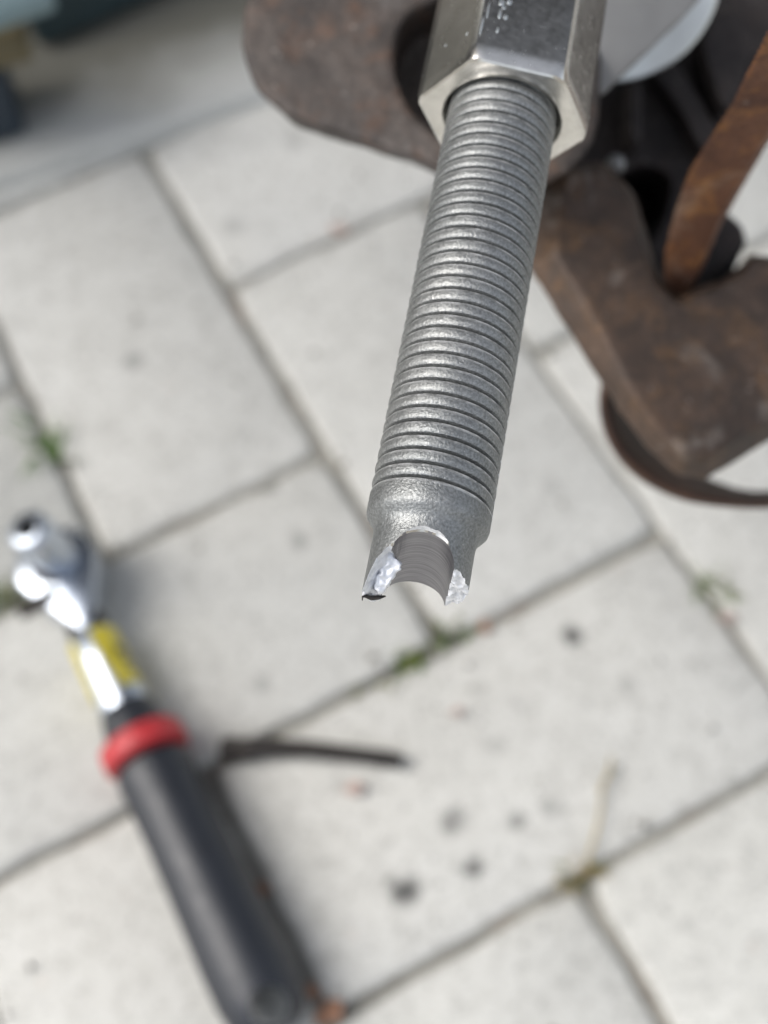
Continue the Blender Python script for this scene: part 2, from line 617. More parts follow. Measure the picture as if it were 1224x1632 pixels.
rows = [[car_pt(s_, f, .30) for f in (.625, .9, 1.4, 2.1)] for s_ in (-1.6, -.9, -.27)]
sheet('unseen_floor_pan', rows, M['unseen_liner'], .006)  # added to shade the ground mirrored in the nut

# ================================================================ broken threaded spindle
mm = 0.001
P0 = CLOC + CM @ (Vector((6.22, 1.70, -167.9)) * mm)
AX = (CM @ Vector((-11.17, -56.4, 24.3))).normalized()            # towards the broken end
to_cam = (CLOC - P0).normalized()
NV = (to_cam - AX * to_cam.dot(AX)).normalized()                  # square to the axis, towards the lens
BV = NV.cross(AX).normalized()                                    # to the right
BOLT = frame(P0, BV, NV, AX)

spindle = empty('threaded_spindle', mat=BOLT)
tag(spindle, 'grey threaded steel spindle with its end broken off through the cross hole', 'threaded rod')

PITCH, RC, DEP = 1.985 * mm, 8.0 * mm, 1.05 * mm
NT_, PR = 112, 16
shape, crest_glint = [], []
for j in range(PR):
    x = j / PR
    # broad rounded crest, narrow V groove
    g = abs(x - .5) / .5               # 1 at the groove, 0 at crest middle
    if g > .76:
        h = .20 + .80 * ((g - .76) / .24)
    else:
        h = 0.20 * (g / .76) ** 3.2
    shape.append(h)
    crest_glint.append({2: 1.0, 3: 1.0, 4: .75, 5: .35}.get(j, 0.0))  # painted highlight, on the nut-side edge only
Z0, Z1 = -104 * mm, 1.75 * mm
turns = int((Z1 - Z0) / PITCH) + 2
V, Fc = [], []
rows = turns * PR + 1
for j in range(rows):
    for i in range(NT_):
        th = 2 * math.pi * i / NT_
        z = Z0 + PITCH * (j / PR - i / NT_)
        d = shape[j % PR] * DEP
        zc = min(max(z, Z0), Z1)
        d *= min(1, max(0, (Z1 - z) / (.6 * PITCH)) + .15) if z < Z1 else 0.0
        q = Vector((math.cos(th) * 8, math.sin(th) * 8, zc * 1000 * .9))
        r = RC - d + noise.noise(q * .9) * .04 * mm + noise.noise(q * 2.7) * .014 * mm
        V.append((r * math.cos(th), r * math.sin(th), zc))
for j in range(rows - 1):
    for i in range(NT_):
        if i < NT_ - 1:
            Fc.append((j * NT_ + i, j * NT_ + i + 1, (j + 1) * NT_ + i + 1, (j + 1) * NT_ + i))
        elif j + 1 + PR < rows:
            a, b = j * NT_ + i, (j + PR) * NT_
            Fc.append((a, b, b + NT_, a + NT_))
me = mesh_py(V, Fc)
bm = bmesh.new(); bm.from_mesh(me)
bm.to_mesh(me); bm.free()
WV = [crest_glint[(k_ // NT_) % PR] for k_ in range(len(V))]
wa = me.attributes.new('crest_glint', 'FLOAT', 'POINT')
for k_, w_ in enumerate(WV): wa.data[k_].value = w_
thread = link('threaded_shank', sharp(me, 28), M['steel'], spindle)

# collar, neck, cross hole and fracture
prof = [(-3 * mm, 7.0 * mm), (1.70 * mm, 7.0 * mm), (1.70 * mm, 7.97 * mm), (2.4 * mm, 8.0 * mm), (3.4 * mm, 7.98 * mm), (3.9 * mm, 7.86 * mm), (4.3 * mm, 7.55 * mm),
        (4.7 * mm, 7.18 * mm), (5.1 * mm, 6.88 * mm), (5.6 * mm, 6.68 * mm), (6.3 * mm, 6.57 * mm)]
prof += [(z * mm, 6.55 * mm) for z in (7, 8, 9, 10, 11, 12, 13, 14, 15, 16, 17)]
neck = lathe(prof, 128)
hole_prof = [(-12 * mm, 4.2 * mm), (6.25 * mm, 4.2 * mm), (6.55 * mm, 4.34 * mm), (12 * mm, 4.34 * mm)]
hole = lathe(hole_prof, 96)
for v in hole.vertices:                                           # torn, uneven front rim
    if v.co.z > 6.4 * mm:
        q = Vector((v.co.x, v.co.y, 0)).normalized()
        k_ = 1 + .035 * noise.noise(q * 4.0 + Vector((0, 0, 1))) + .030 * noise.noise(q * 11.0)
        v.co.x *= k_; v.co.y *= k_
HC = Vector((-.05, 6.5, 11.1)) * mm                               # hole centre at the front rim
HD = Vector((0, 1, -0.185)).normalized()                          # its axis leans
hx = Vector((1, 0, 0)); hy = HD.cross(hx)
HMAT = frame(HC - HD * 6.5 * mm * 1.0, hx, hy, HD)
hole.transform(HMAT)


def tcut(b, n):
    """length left standing (mm) at b to the right, n towards the lens"""
    q = Vector((b * .9, n * .9, 3.3))
    rough = noise.noise(q) * .45 + noise.noise(q * 2.6) * .30 + noise.noise(q * 6.0) * .16
    if b < -2.5:
        t = 4.63 - 1.50 * b - .44 * n
        t = min(max(t, 9.4), 14.1 + .15 * n)
        return t + rough * 1.1 + noise.noise(q * 11) * .12
    if b < 0: return 12.6
    return 11.55 - .10 * n + .10 * (b - 4) + rough


NG, HALF = 90, 9.0
V, Fc = [], []
for i in range(NG + 1):
    for j in range(NG + 1):
        b, n = -HALF + 2 * HALF * i / NG, -HALF + 2 * HALF * j / NG
        V.append((b * mm, n * mm, tcut(b, n) * mm))
for i in range(NG):
    for j in range(NG):
        a = i * (NG + 1) + j
        Fc.append((a, a + 1, a + NG + 2, a + NG + 1))
me = mesh_py(V, Fc)
bm = bmesh.new(); bm.from_mesh(me)
ext = bmesh.ops.extrude_face_region(bm, geom=list(bm.faces))
for v in [g for g in ext['geom'] if isinstance(g, bmesh.types.BMVert)]:
    v.co.z = 25 * mm
bmesh.ops.recalc_face_normals(bm, faces=bm.faces)
cutme = mesh_bm(bm)
S_ = 1000.0                                                       # booleans are done at metre size for precision


def boolean(a, cutters):
    a.transform(Matrix.Scale(S_, 4))
    obs = []
    for c in cutters:
        c.transform(Matrix.Scale(S_, 4))
        o = bpy.data.objects.new('cutter', c)
        COL.objects.link(o)
        obs.append(o)
    out = baked(a, [('BOOLEAN', {'operation': 'DIFFERENCE', 'object': o, 'solver': 'EXACT'}) for o in obs])
    for o in obs: bpy.data.objects.remove(o)
    out.transform(Matrix.Scale(1 / S_, 4))
    return out


for m__ in (neck, hole):
    b_ = bmesh.new(); b_.from_mesh(m__); bmesh.ops.recalc_face_normals(b_, faces=b_.faces); b_.to_mesh(m__); b_.free()
tip = boolean(neck, [hole, cutme])


def region(p, nrm):
    if p.z < 6.2 * mm: return 'neck'
    rad = math.hypot(p.x, p.y)
    nr = Vector((nrm.x, nrm.y, 0))
    if rad > 6.45 * mm and abs(nrm.z) < .3 and nr.dot(Vector((p.x, p.y, 0))) > 0: return 'neck'
    w = p - HC
    dist = (w - HD * w.dot(HD)).length
    if dist < 4.24 * mm and abs(nrm.dot(HD)) < .25: return 'bore'
    if dist < 5.1 * mm and nrm.dot(HD) > .25 and p.y > 4.5 * mm: return 'rim'
    return 'left' if p.x < 0 else 'right'


def pick(me, key):
    bm = bmesh.new(); bm.from_mesh(me)
    bm.normal_update()
    dead = [f for f in bm.faces if region(f.calc_center_median(), f.normal) != key]
    bmesh.ops.delete(bm, geom=dead, context='FACES')
    return mesh_bm(bm)


nk = link('neck', sharp(pick(tip, 'neck'), 40), M['steel'], spindle)
bo = link('cross_hole', sharp(pick(tip, 'bore'), 40), M['bore'], spindle)
bo['label'] = 'dark turned wall of the half cross hole'
rm = link('hole_rim', sharp(pick(tip, 'rim'), 40), M['nut'], spindle)
for key, lab in (('left', 'long bright fracture face sloping to a point'), ('right', 'short bright fracture face')):
    fr = link('fracture_face', sharp(pick(tip, key), 50), M['fracture'], spindle)
    fr['label'] = lab
# torn burr hanging from the long leg
burr_pts = [Vector(p) * mm for p in ((-3.7, -4.6, 12.6), (-4.5, -3.6, 13.3), (-5.3, -2.2, 14.0), (-6.0, -.9, 14.35), (-6.35, -.3, 14.7), (-6.3, -.3, 15.2))]
bmm = tube(burr_pts, [r * mm for r in (.12, .3, .34, .22, .13, .07)], 7)
bmm.transform(Matrix.Identity(4))
link('burr', bmm, M['dark_steel'], spindle, smooth=False)['label'] = 'dark torn sliver of metal'

# ================================================================ long hex nut
nutz = -62.0 * mm                     # its end face along the spindle
nut = empty('hex_nut', mat=BOLT @ Matrix.Translation((0, 0, nutz)))
tag(nut, 'shiny steel hex nut the grey spindle screws through', 'nut')
RH, LEN = 13.0 * mm, 60 * mm
ANG0 = R(-5.0)
RB = 8.75 * mm
SEG = 96


def hexr(a, rc):
    """distance to a hexagon of corner radius rc along angle a"""
    k = (a - ANG0) % (math.pi / 3) - math.pi / 6
    return rc * math.cos(math.pi / 6) / math.cos(k)


ang = []
for s in range(6):
    for i in range(16):
        ang.append(ANG0 + math.pi / 3 * s + math.pi / 3 * i / 16)
rings = []
rings.append([(RB * .93, -10 * mm)] * SEG)
rings.append([(RB * .93, -1.1 * mm)] * SEG)
rings.append([(RB, -.1 * mm)] * SEG)
rings.append([(RB + .15 * mm, 0.0)] * SEG)
rings.append([(RB + .9 * mm, .03 * mm)] * SEG)
rings.append([(min(hexr(a, RH) - .45 * mm, 12.0 * mm), 0) for a in ang])
rings.append([(min(hexr(a, RH) - .12 * mm, 12.5 * mm), -.22 * mm) for a in ang])
rings.append([(min(hexr(a, RH), 12.75 * mm), -.65 * mm - max(0, hexr(a, RH) - 12.0 * mm) * .3) for a in ang])
rings.append([(min(hexr(a, RH), 12.85 * mm), -3 * mm) for a in ang])
rings.append([(min(hexr(a, RH), 12.85 * mm), -LEN) for a in ang])
V, Fc = [], []
for rg in rings:
    for a, (r, z) in zip(ang, rg):
        V.append((r * math.cos(a), r * math.sin(a), z))
for k in range(len(rings) - 1):
    for i in range(SEG):
        j = (i + 1) % SEG
        Fc.append((k * SEG + i, k * SEG + j, (k + 1) * SEG + j, (k + 1) * SEG + i))
me = mesh_py(V, Fc)
bm = bmesh.new(); bm.from_mesh(me); bmesh.ops.recalc_face_normals(bm, faces=bm.faces)
# stamped nicks and grease on the flat: small raised beads are separate below
bm.to_mesh(me); bm.free()
link('hex_body', sharp(me, 22), M['nut'], nut)

# stamped marks and burrs along the upper edge of the front flat
NI = (BOLT @ Matrix.Translation((0, 0, nutz))).inverted()
rnd = random.Random(3)
for px, py, l_, w_ in ((800, 4, 1.6, 1.1), (812, 3, 1.4, 1.0), (797, 22, 2.4, .55), (806, 27, 1.4, .8), (793, 48, 1.5, .5), (778, 16, 4.2, .35), (768, 40, 4.5, .4), (803, 12, 1.0, .7), (744, 54, .8, .6), (710, 72, .7, .6)):
    d = NI @ CLOC
    r_ = (NI.to_3x3() @ ray(px, py)).normalized()
    best = None
    for s6 in range(6):
        a6 = ANG0 + math.pi / 6 + s6 * math.pi / 3
        nn = Vector((math.cos(a6), math.sin(a6), 0))
        den = r_.dot(nn)
        if den >= 0: continue
        tt = (RH * math.cos(math.pi / 6) - d.dot(nn)) / den
        if best is None or tt > best[0]: best = (tt, nn)
    p = d + r_ * best[0]
    nn = best[1]
    q = bmesh.new()
    bmesh.ops.create_icosphere(q, subdivisions=2, radius=.5)
    bmesh.ops.scale(q, vec=(w_ * .8 * mm, .06 * mm, l_ * .8 * mm), verts=q.verts)
    for v in q.verts: v.co *= 1 + .25 * noise.noise(v.co * 3000 + Vector((px, py, 0)))
    me = mesh_bm(q)
    zz = Vector((0, 0, 1))
    me.transform(frame(p, nn.cross(zz) * -1, nn, zz))
    link('stamped_mark', me, M['bright'], nut)

# ================================================================ brake and knuckle castings
def smooth_poly(pts, n=6):
    """closed Catmull-Rom through outline points"""
    out, m = [], len(pts)
    for i in range(m):
        p0, p1, p2, p3 = (Vector(pts[(i + k) % m]) for k in (-1, 0, 1, 2))
        for k in range(n):
            t = k / n
            out.append(0.5 * ((2 * p1) + (-p0 + p2) * t + (2 * p0 - 5 * p1 + 4 * p2 - p3) * t * t + (-p0 + 3 * p1 - 3 * p2 + p3) * t ** 3))
    return out


tex = bpy.data.textures.new('cast_lumps', 'CLOUDS')
tex.noise_scale = 0.006
tex.noise_depth = 3


def prism(pts, d0, thick, gx=0.0, gy=0.0, cx=612, cy=400, smooth_n=5, lean=(0, 0), inset=None, drop=.007):
    """solid with a traced outline: its front lies at depth d0 (tilted by gx, gy per pixel), its body runs thick metres behind;
    with inset, a smaller front outline stands drop metres nearer, joined to the outline by a sloping flank"""
    def ring(q, dd):
        o = smooth_poly([(x, y, 0) for x, y in q], smooth_n) if smooth_n else [Vector((x, y, 0)) for x, y in q]
        return [at(p.x, p.y, dd + gx * (p.x - cx) + gy * (p.y - cy)) for p in o]
    fr = ring(pts, d0 + (drop if inset else 0))
    off = -BACK * thick + RIGHT * lean[0] + UP * lean[1]
    rings = ([ring(inset, d0)] if inset else []) + [fr, [p + off for p in fr]]
    bm = bmesh.new()
    vr = [[bm.verts.new(p) for p in rg] for rg in rings]
    n = len(fr)
    bm.faces.new(vr[0])
    bm.faces.new(list(reversed(vr[-1])))
    for a, b in zip(vr[:-1], vr[1:]):
        for i in range(n):
            j = (i + 1) % n
            bm.faces.new((a[i], b[i], b[j], a[j]))
    bmesh.ops.recalc_face_normals(bm, faces=bm.faces)
    return mesh_bm(bm)


def cast(me, cut=(), vox=0.0009, it=10, amp=0.0010):
    if cut: me = boolean(me, list(cut))
    mods = [('TRIANGULATE', {}), ('REMESH', {'mode': 'VOXEL', 'voxel_size': vox}), ('SMOOTH', {'iterations': it, 'factor': .5}),
            ('DISPLACE', {'texture': tex, 'strength': amp, 'mid_level': .5, 'texture_coords': 'LOCAL'})]
    return baked(me, mods)


def casting(name, me, m, label, cat):
    """one cast piece as a thing, its origin moved to its own middle"""
    c = sum((v.co for v in me.vertices), Vector()) / max(1, len(me.vertices))
    me.transform(Matrix.Translation(-c))
    o = link(name, me, m)
    o.location = c
    return tag(o, label, cat) if label else o


# grey brown arm left of the nut, unseen top widened to darken reflections
arm = prism([(404, -70), (390, 10), (386, 45), (386, 80), (408, 138), (462, 186), (520, 207), (600, 233), (672, 256), (760, 292), (850, 300), (930, 250), (960, 150), (950, -60), (960, -300), (860, -520), (560, -560), (250, -480), (250, -300), (370, -170)],
            .252, .024, gx=-.000012, gy=-.00002, cx=600, cy=100, lean=(0, .0052))
arm_hole = prism([(632, 10), (640, 70), (668, 128), (720, 170), (790, 180), (850, 150), (880, 60), (860, -60), (760, -90), (660, -60)], .230, .040, smooth_n=5)
casting('steering_knuckle', cast(arm, [arm_hole], it=7), M['cast_grey'],
        'grey brown cast iron lug with rounded end at the left of the nut', 'steering knuckle')

# dark body closing the hole behind
boot_c = at(760, 40, .292)
bt = lathe([(0, .002), (0, .014), (.004, .019), (.008, .015), (.012, .021), (.016, .017), (.022, .024), (.030, .026), (.034, .010)], 48)
bt.transform(frame(boot_c, RIGHT, UP, -BACK) @ Matrix.Identity(4))
casting('rubber_boot', bt, M['boot'], 'black ribbed rubber boot in the hole behind the nut', 'rubber boot')

# brown caliper carrier at the right
CAR_OUT = [(868, 262), (850, 330), (842, 425), (880, 486), (930, 566), (985, 652), (1040, 724), (1080, 757), (1124, 765), (1160, 744), (1224, 704), (1340, 640), (1370, 460),
           (1270, 412), (1196, 404), (1180, 425), (1150, 446), (1112, 458), (1078, 474), (1052, 446), (1036, 392), (1010, 306), (960, 258)]
CAR_IN = [(905, 268), (898, 330), (886, 405), (924, 468), (966, 540), (1010, 628), (1056, 690), (1090, 722), (1124, 728), (1156, 712), (1224, 672), (1330, 620), (1356, 470),
          (1266, 424), (1200, 414), (1184, 434), (1154, 455), (1114, 467), (1076, 483), (1044, 450), (1026, 396), (1000, 312), (956, 268)]
carrier = prism(CAR_OUT,
                .262, .028, gx=.00003, gy=-.00003, cx=1000, cy=500, smooth_n=0, lean=(.0055, .003), inset=CAR_IN)
cme = cast(carrier, vox=.0007, it=3, amp=.0009)
carrier_o = casting('caliper_carrier', cme, M['cast_brown'], 'brown rusty brake carrier with a notch, right of the spindle', 'brake carrier')

# dark ribbed casting behind, between nut and rusty plate, lengthened unseen to darken reflections
back = prism([(900, 60), (890, 200), (880, 290), (960, 330), (1040, 420), (1090, 470), (1150, 430), (1190, 370), (1150, 320), (1190, 230), (1330, 140), (1560, 110), (1600, -120), (1300, -220), (1100, -200), (960, -80)],
             .300, .035, smooth_n=4)
pit = prism([(1042, 210), (1085, 205), (1118, 230), (1105, 300), (1075, 340), (1045, 300), (1020, 250)], .27, .055, smooth_n=4)
casting('knuckle_casting', cast(back, [pit], it=8), M['cast_black'], 'dark pitted casting between the nut and the orange rusty plate', 'steering knuckle')
for pts, d, th in (([(1040, 110), (1075, 95), (1135, 190), (1150, 250), (1120, 240), (1085, 175)], .292, .012),
                   ([(1120, 50), (1165, 20), (1200, 70), (1165, 170), (1140, 140)], .288, .014),
                   ([(1003, 130), (1022, 125), (1025, 215), (1006, 222)], .290, .012)):
    rb = casting('rib', cast(prism(pts, d, th, smooth_n=4), vox=.0006, it=5, amp=.0004), M['cast_black'], None, None)
    kc = bpy.data.objects['knuckle_casting']
    rb.parent = kc
    rb.location = rb.location - kc.location

# small ball stud tip catching the light
knob = bmesh.new()
bmesh.ops.create_icosphere(knob, subdivisions=3, radius=.0022)
casting('pin_head', mesh_bm(knob), M['flange'], 'tiny pale pin head in the dark beside the nut', 'pin').location = at(981, 262, .285)

# black block standing in for the shadowed void of the notch
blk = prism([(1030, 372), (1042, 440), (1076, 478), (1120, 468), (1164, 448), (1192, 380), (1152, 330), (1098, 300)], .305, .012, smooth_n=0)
casting('notch_shade_block', cast(blk, vox=.0007, it=2, amp=.0003), M['hole'], 'black block added for the shadowed void of the carrier notch, behind the rusty plate', 'shade block')

# orange brown plate leaning through the notch
plate = prism([(1236, 18), (1165, 165), (1102, 262), (1076, 330), (1060, 398), (1056, 450), (1058, 520), (1080, 530), (1096, 462), (1119, 415), (1145, 352), (1180, 290), (1236, 192), (1330, 20), (1300, -110)],
              .234, .008, gx=.00001, gy=.00019, cx=1140, cy=250, smooth_n=0, lean=(.0025, .0005))
casting('brake_pad_plate', cast(plate, vox=.0005, it=1, amp=.0003), M['rust_orange'], 'orange rusted flat plate slanting into the carrier notch', 'brake plate')

# rusty shield rim below the carrier: a curved lip
rim = [(962, 600), (957, 650), (972, 706), (1012, 756), (1078, 792), (1150, 806), (1240, 808), (1330, 795)]
pl = []
for i in range(len(rim) - 1):
    p0, p1, p2, p3 = (Vector((*rim[min(max(i + k, 0), len(rim) - 1)], 0)) for k in (-1, 0, 1, 2))
    for k in range(6):
        t = k / 6
        pl.append(0.5 * ((2 * p1) + (-p0 + p2) * t + (2 * p0 - 5 * p1 + 4 * p2 - p3) * t * t + (-p0 + 3 * p1 - 3 * p2 + p3) * t ** 3))
V, Fc = [], []
cen = Vector((1180, 560, 0))
for p in pl:
    q = (cen - p).normalized()
    wd = min(1.0, max(.42, 1.3 - (p.x - 960) / 260))
    for d, inn in ((.297, 0), (.290, 3), (.291, 9 * wd), (.302, 28 * wd), (.328, 60 * wd)):
        w = p + q * inn
        V.append(at(w.x, w.y, d))
for i in range(len(pl) - 1):
    for k in range(4):
        Fc.append((i * 5 + k, i * 5 + k + 1, (i + 1) * 5 + k + 1, (i + 1) * 5 + k))
sh = baked(mesh_py(V, Fc), [('SOLIDIFY', {'thickness': .0016, 'offset': 0}), ('SUBSURF', {'levels': 1, 'render_levels': 1})])
casting('shield_rim', sh, M['rust_dark'], 'thin curved dark rust rim curling under the brake carrier', 'dust shield')

# pale round end of the tool beside the nut, with a plate across it
flange = empty('flange', at(1000, -20, .275))
tag(flange, 'pale grey plate over a bright round washer, right of the nut', 'flange')
fo = Matrix.Translation(-Vector(flange.location))
fn = (BACK * .80 - UP * .52 - RIGHT * .12).normalized()
fx = fn.orthogonal().normalized(); fy = fn.cross(fx)
fl = lathe([(-.004, .0200), (-.0005, .0212), (.0, .0206), (.0003, .008)], 96)
fl.transform(fo @ frame(at(985, -32, .272), fx, fy, fn))
link('washer', sharp(fl, 30), M['bright'], flange)
fp = cast(prism([(930, -90), (930, 165), (962, 150), (985, 128), (1040, 76), (1085, 32), (1135, -22), (1190, -90)], .248, .006, gy=.00004, cy=50, smooth_n=0, lean=(.0012, .0022)), vox=.0005, it=3, amp=.0002)
fp.transform(fo)
link('plate', fp, M['flange'], flange)

# torn lip of the long leg, bent into the hole
lip = prism([(617, 878), (623, 884), (628, 889), (634, 893), (639, 898), (637, 902), (640, 908), (633, 912), (629, 919), (624, 924), (621, 932), (615, 938), (611, 946), (604, 948), (598, 944), (597, 930), (601, 918), (607, 908), (611, 896), (613, 886)],
            .1626, .0020, gx=-.000004, gy=.000012, cx=617, cy=912, smooth_n=0)
lip = baked(lip, [('TRIANGULATE', {}), ('REMESH', {'mode': 'VOXEL', 'voxel_size': .00016}), ('SMOOTH', {'iterations': 2, 'factor': .5})])
for v in lip.vertices:
    q = v.co * 1500
    v.co += Vector((noise.noise(q), noise.noise(q + Vector((7, 1, 3))), noise.noise(q + Vector((2, 9, 5))))) * .00028
lip.transform(BOLT.inverted())
link('torn_lip', lip, M['fracture'], spindle)['label'] = 'bright torn lip of metal bent into the hole'

# ================================================================ ratchet on the paving
RA, RB_ = on(230, 1193, .0165), on(425, 1607, .0150)
rd = (RB_ - RA).normalized()                       # towards the tail
rs = rd.cross(Vector((0, 0, 1))).normalized()
ru = rs.cross(rd)
RM = frame(RA, rs, ru, rd)
ratchet = empty('ratchet', mat=RM)
tag(ratchet, 'chrome ratchet with black grip, red ring and yellow band lying on the paving', 'ratchet')
L = (RB_ - RA).length


def rpx(y):                                        # distance along the axis of a picture row, on the axis line
    x = 230 + (y - 1193) * (195 / 414)
    return (on(x, y, .016) - RA).dot(rd)


zh = rpx(914)
grip_me = lathe([(rpx(1216), .0120), (rpx(1221), .0140), (rpx(1235), .0146), (rpx(1260), .0141), (rpx(1330), .0140), (rpx(1430), .0146), (rpx(1520), .0153), (rpx(1580), .0152),
                    (rpx(1608), .0142), (rpx(1630), .0120), (rpx(1642), .0090)], 64)
hc = RM.inverted() @ on(430, 1604, .0150)
hz_ = lathe([(-.03, .0066), (.03, .0066)], 40)
hd_ = (RM.to_3x3().inverted() @ -ray(430, 1604)).normalized()      # drilled a little askew
hx_ = hd_.orthogonal().normalized()
hz_.transform(frame(hc, hx_, hd_.cross(hx_), hd_))
for m__ in (grip_me, hz_):
    b_ = bmesh.new(); b_.from_mesh(m__); bmesh.ops.recalc_face_normals(b_, faces=b_.faces); b_.to_mesh(m__); b_.free()
link('grip', sharp(boolean(grip_me, [hz_]), 40), M['black_grip'], ratchet)      # with the hanging hole through its tail
link('ring', sharp(lathe([(rpx(1178), .0125), (rpx(1179), .0158), (rpx(1182), .0163), (rpx(1206), .0163), (rpx(1209), .0158), (rpx(1211), .0130)], 48), 40), M['red'], ratchet)
link('collar', sharp(lathe([(rpx(1128), .0085), (rpx(1132), .0098), (rpx(1150), .0112), (rpx(1178), .0122)], 40), 40), M['black_grip'], ratchet)
link('barrel', sharp(lathe([(rpx(1018), .0090), (rpx(1022), .0097), (rpx(1060), .0097), (rpx(1100), .0097), (rpx(1140), .0094)], 48), 40), M['chrome'], ratchet)
V, Fc = [], []
za, zb = rpx(1021), rpx(1112)
for i in range(25):                                  # printed yellow label round the barrel, left open to place a chrome highlight
    a = R(94 + 316 * i / 24)
    for r_ in (.0097, .0100):
        cut = 0.0 if i > 3 else .0
        for z in (za + .0005, za + (zb - za) * (.30 if i in (0, 24) else 1.0)):
            V.append((r_ * math.cos(a), r_ * math.sin(a), z))
for i in range(24):
    o_ = i * 4
    for a_, b_ in ((0, 1), (3, 2), (2, 0), (1, 3)):
        Fc.append((o_ + a_, o_ + b_, o_ + 4 + b_, o_ + 4 + a_))
Fc += [(0, 1, 3, 2), (96, 98, 99, 97)]
me = mesh_py(V, Fc)
bm = bmesh.new(); bm.from_mesh(me); bmesh.ops.recalc_face_normals(bm, faces=bm.faces); bm.to_mesh(me); bm.free()
link('label_sleeve', sharp(me, 40), M['yellow'], ratchet)
link('shaft', sharp(lathe([(rpx(945), .0066), (rpx(985), .0072), (rpx(1004), .0080), (rpx(1020), .0088)], 36), 40), M['dark_steel'], ratchet)
for a0, a1, z0_, z1_ in ((128, 150, .38, .52), (140, 168, .58, .66), (150, 172, .74, .80)):      # dark print on the label
    V, Fc = [], []
    for i in range(7):
        a = R(a0 + (a1 - a0) * i / 6)
        for r_ in (.0100, .01012):
            for z in (za + (zb - za) * z0_, za + (zb - za) * z1_):
                V.append((r_ * math.cos(a), r_ * math.sin(a), z))
    for i in range(6):
        o_ = i * 4
        for a_, b_ in ((0, 1), (3, 2), (2, 0), (1, 3)):
            Fc.append((o_ + a_, o_ + b_, o_ + 4 + b_, o_ + 4 + a_))
    me = mesh_py(V, Fc)
    bm = bmesh.new(); bm.from_mesh(me); bmesh.ops.recalc_face_normals(bm, faces=bm.faces); bm.to_mesh(me); bm.free()
    link('label_print', me, M['dark_steel'], ratchet, smooth=False)
# pear shaped head: drum whose axis stands up, flowing into the shaft
HP = []
hz = Vector((0, 0, zh))
outl = []
for i in range(40):
    a = 2 * math.pi * i / 40
    x, z = math.sin(a) * .0168, -math.cos(a) * .0168
    if z > 0:
        k = z / .0168
        z *= 1 + 1.0 * k * k
        x *= 1 - .42 * k * k
    outl.append((x, z))
V, Fc = [], []
lev = [(-.0105, .86), (-.0095, .96), (-.007, 1.0), (.006, 1.0), (.0085, .95), (.0095, .84)]
for y, s in lev:
    for x, z in outl:
        V.append((x * s, y, zh + z * s))
n = 40
for k in range(len(lev) - 1):
    for i in range(n):
        j = (i + 1) % n
        Fc.append((k * n + i, k * n + j, (k + 1) * n + j, (k + 1) * n + i))
Fc.append(tuple(range(n))); Fc.append(tuple(reversed([(len(lev) - 1) * n + i for i in range(n)])))
me = mesh_py(V, Fc)
bm = bmesh.new(); bm.from_mesh(me); bmesh.ops.recalc_face_normals(bm, faces=bm.faces); bm.to_mesh(me); bm.free()
hd = link('head', sharp(me, 35), M['chrome'], ratchet)
dp = lathe([(0, .0100), (.0012, .0098), (.0014, .0060), (.0016, .003)], 32)
dp.transform(frame(Vector((0, .0094, zh)), Vector((1, 0, 0)), Vector((0, 0, -1)), Vector((0, 1, 0))))
link('drive_plate', sharp(dp, 30), M['dark_steel'], ratchet)
sel = mesh_bm(box_bm(.016, .0045, .006, .0015, 2, (.0125, .0085, zh + .013)))
link('selector_lever', sel, M['dark_steel'], ratchet)

# socket standing on the ratchet's drive
s_top = on(42, 841, .0560)
s_dir = (Vector((0, 0, 1)) - SIDE * .16 + FWD * .02).normalized()
s_len = .0300
s_base = s_top - s_dir * s_len
sx = s_dir.orthogonal().normalized(); sy = s_dir.cross(sx)
socket = empty('socket', mat=frame(s_base, sx, sy, s_dir))
tag(socket, 'small chrome socket standing on the ratchet head', 'socket')
link('socket_wall', sharp(lathe([(0, .0080), (.001, .0085), (s_len * .45, .0085), (s_len * .5, .0083), (s_len - .0022, .0083), (s_len - .0006, .0074), (s_len, .0060), (s_len, .0040)], 48, True, False), 50), M['chrome'], socket)
link('socket_bore', sharp(lathe([(s_len + .0001, .0042), (s_len - .0010, .0038), (s_len - .012, .0036)], 24, False, True), 30), M['hole'], socket)

# ================================================================ dark bolt lying on the paving
b0, b1 = on(352, 1193, .005), on(640, 1205, .004)
pts = [b0.lerp(b1, t) + Vector((0, 0, z)) for t, z in ((0, 0), (.10, 0), (.16, 0), (.22, 0), (.5, 0), (.80, 0), (.93, -.0006), (1.0, -.0012))]
pts = [p - FWD * (.0022 * max(0, (k - 3) / 4) ** 2) + FWD * (.0012 if k in (3, 4) else 0) for k, p in enumerate(pts)]
bd = (b1 - b0).normalized()
pin = empty('loose_bolt', b0)
tag(pin, 'slim dark bolt lying on the paving right of the ratchet', 'bolt')
inv_ = Matrix.Translation(-Vector(b0))
sm = tube(pts[1:], [.0042, .0046, .0040, .0034, .0031, .0031, .0022], 14); sm.transform(inv_)
link('shank', sm, M['dark_steel'], pin)
hm = tube([pts[0], pts[0].lerp(pts[1], .1), pts[0].lerp(pts[1], .85), pts[1]], [.0042, .0050, .0050, .0042], 6); hm.transform(inv_)
link('head', hm, M['dark_steel'], pin, smooth=False)

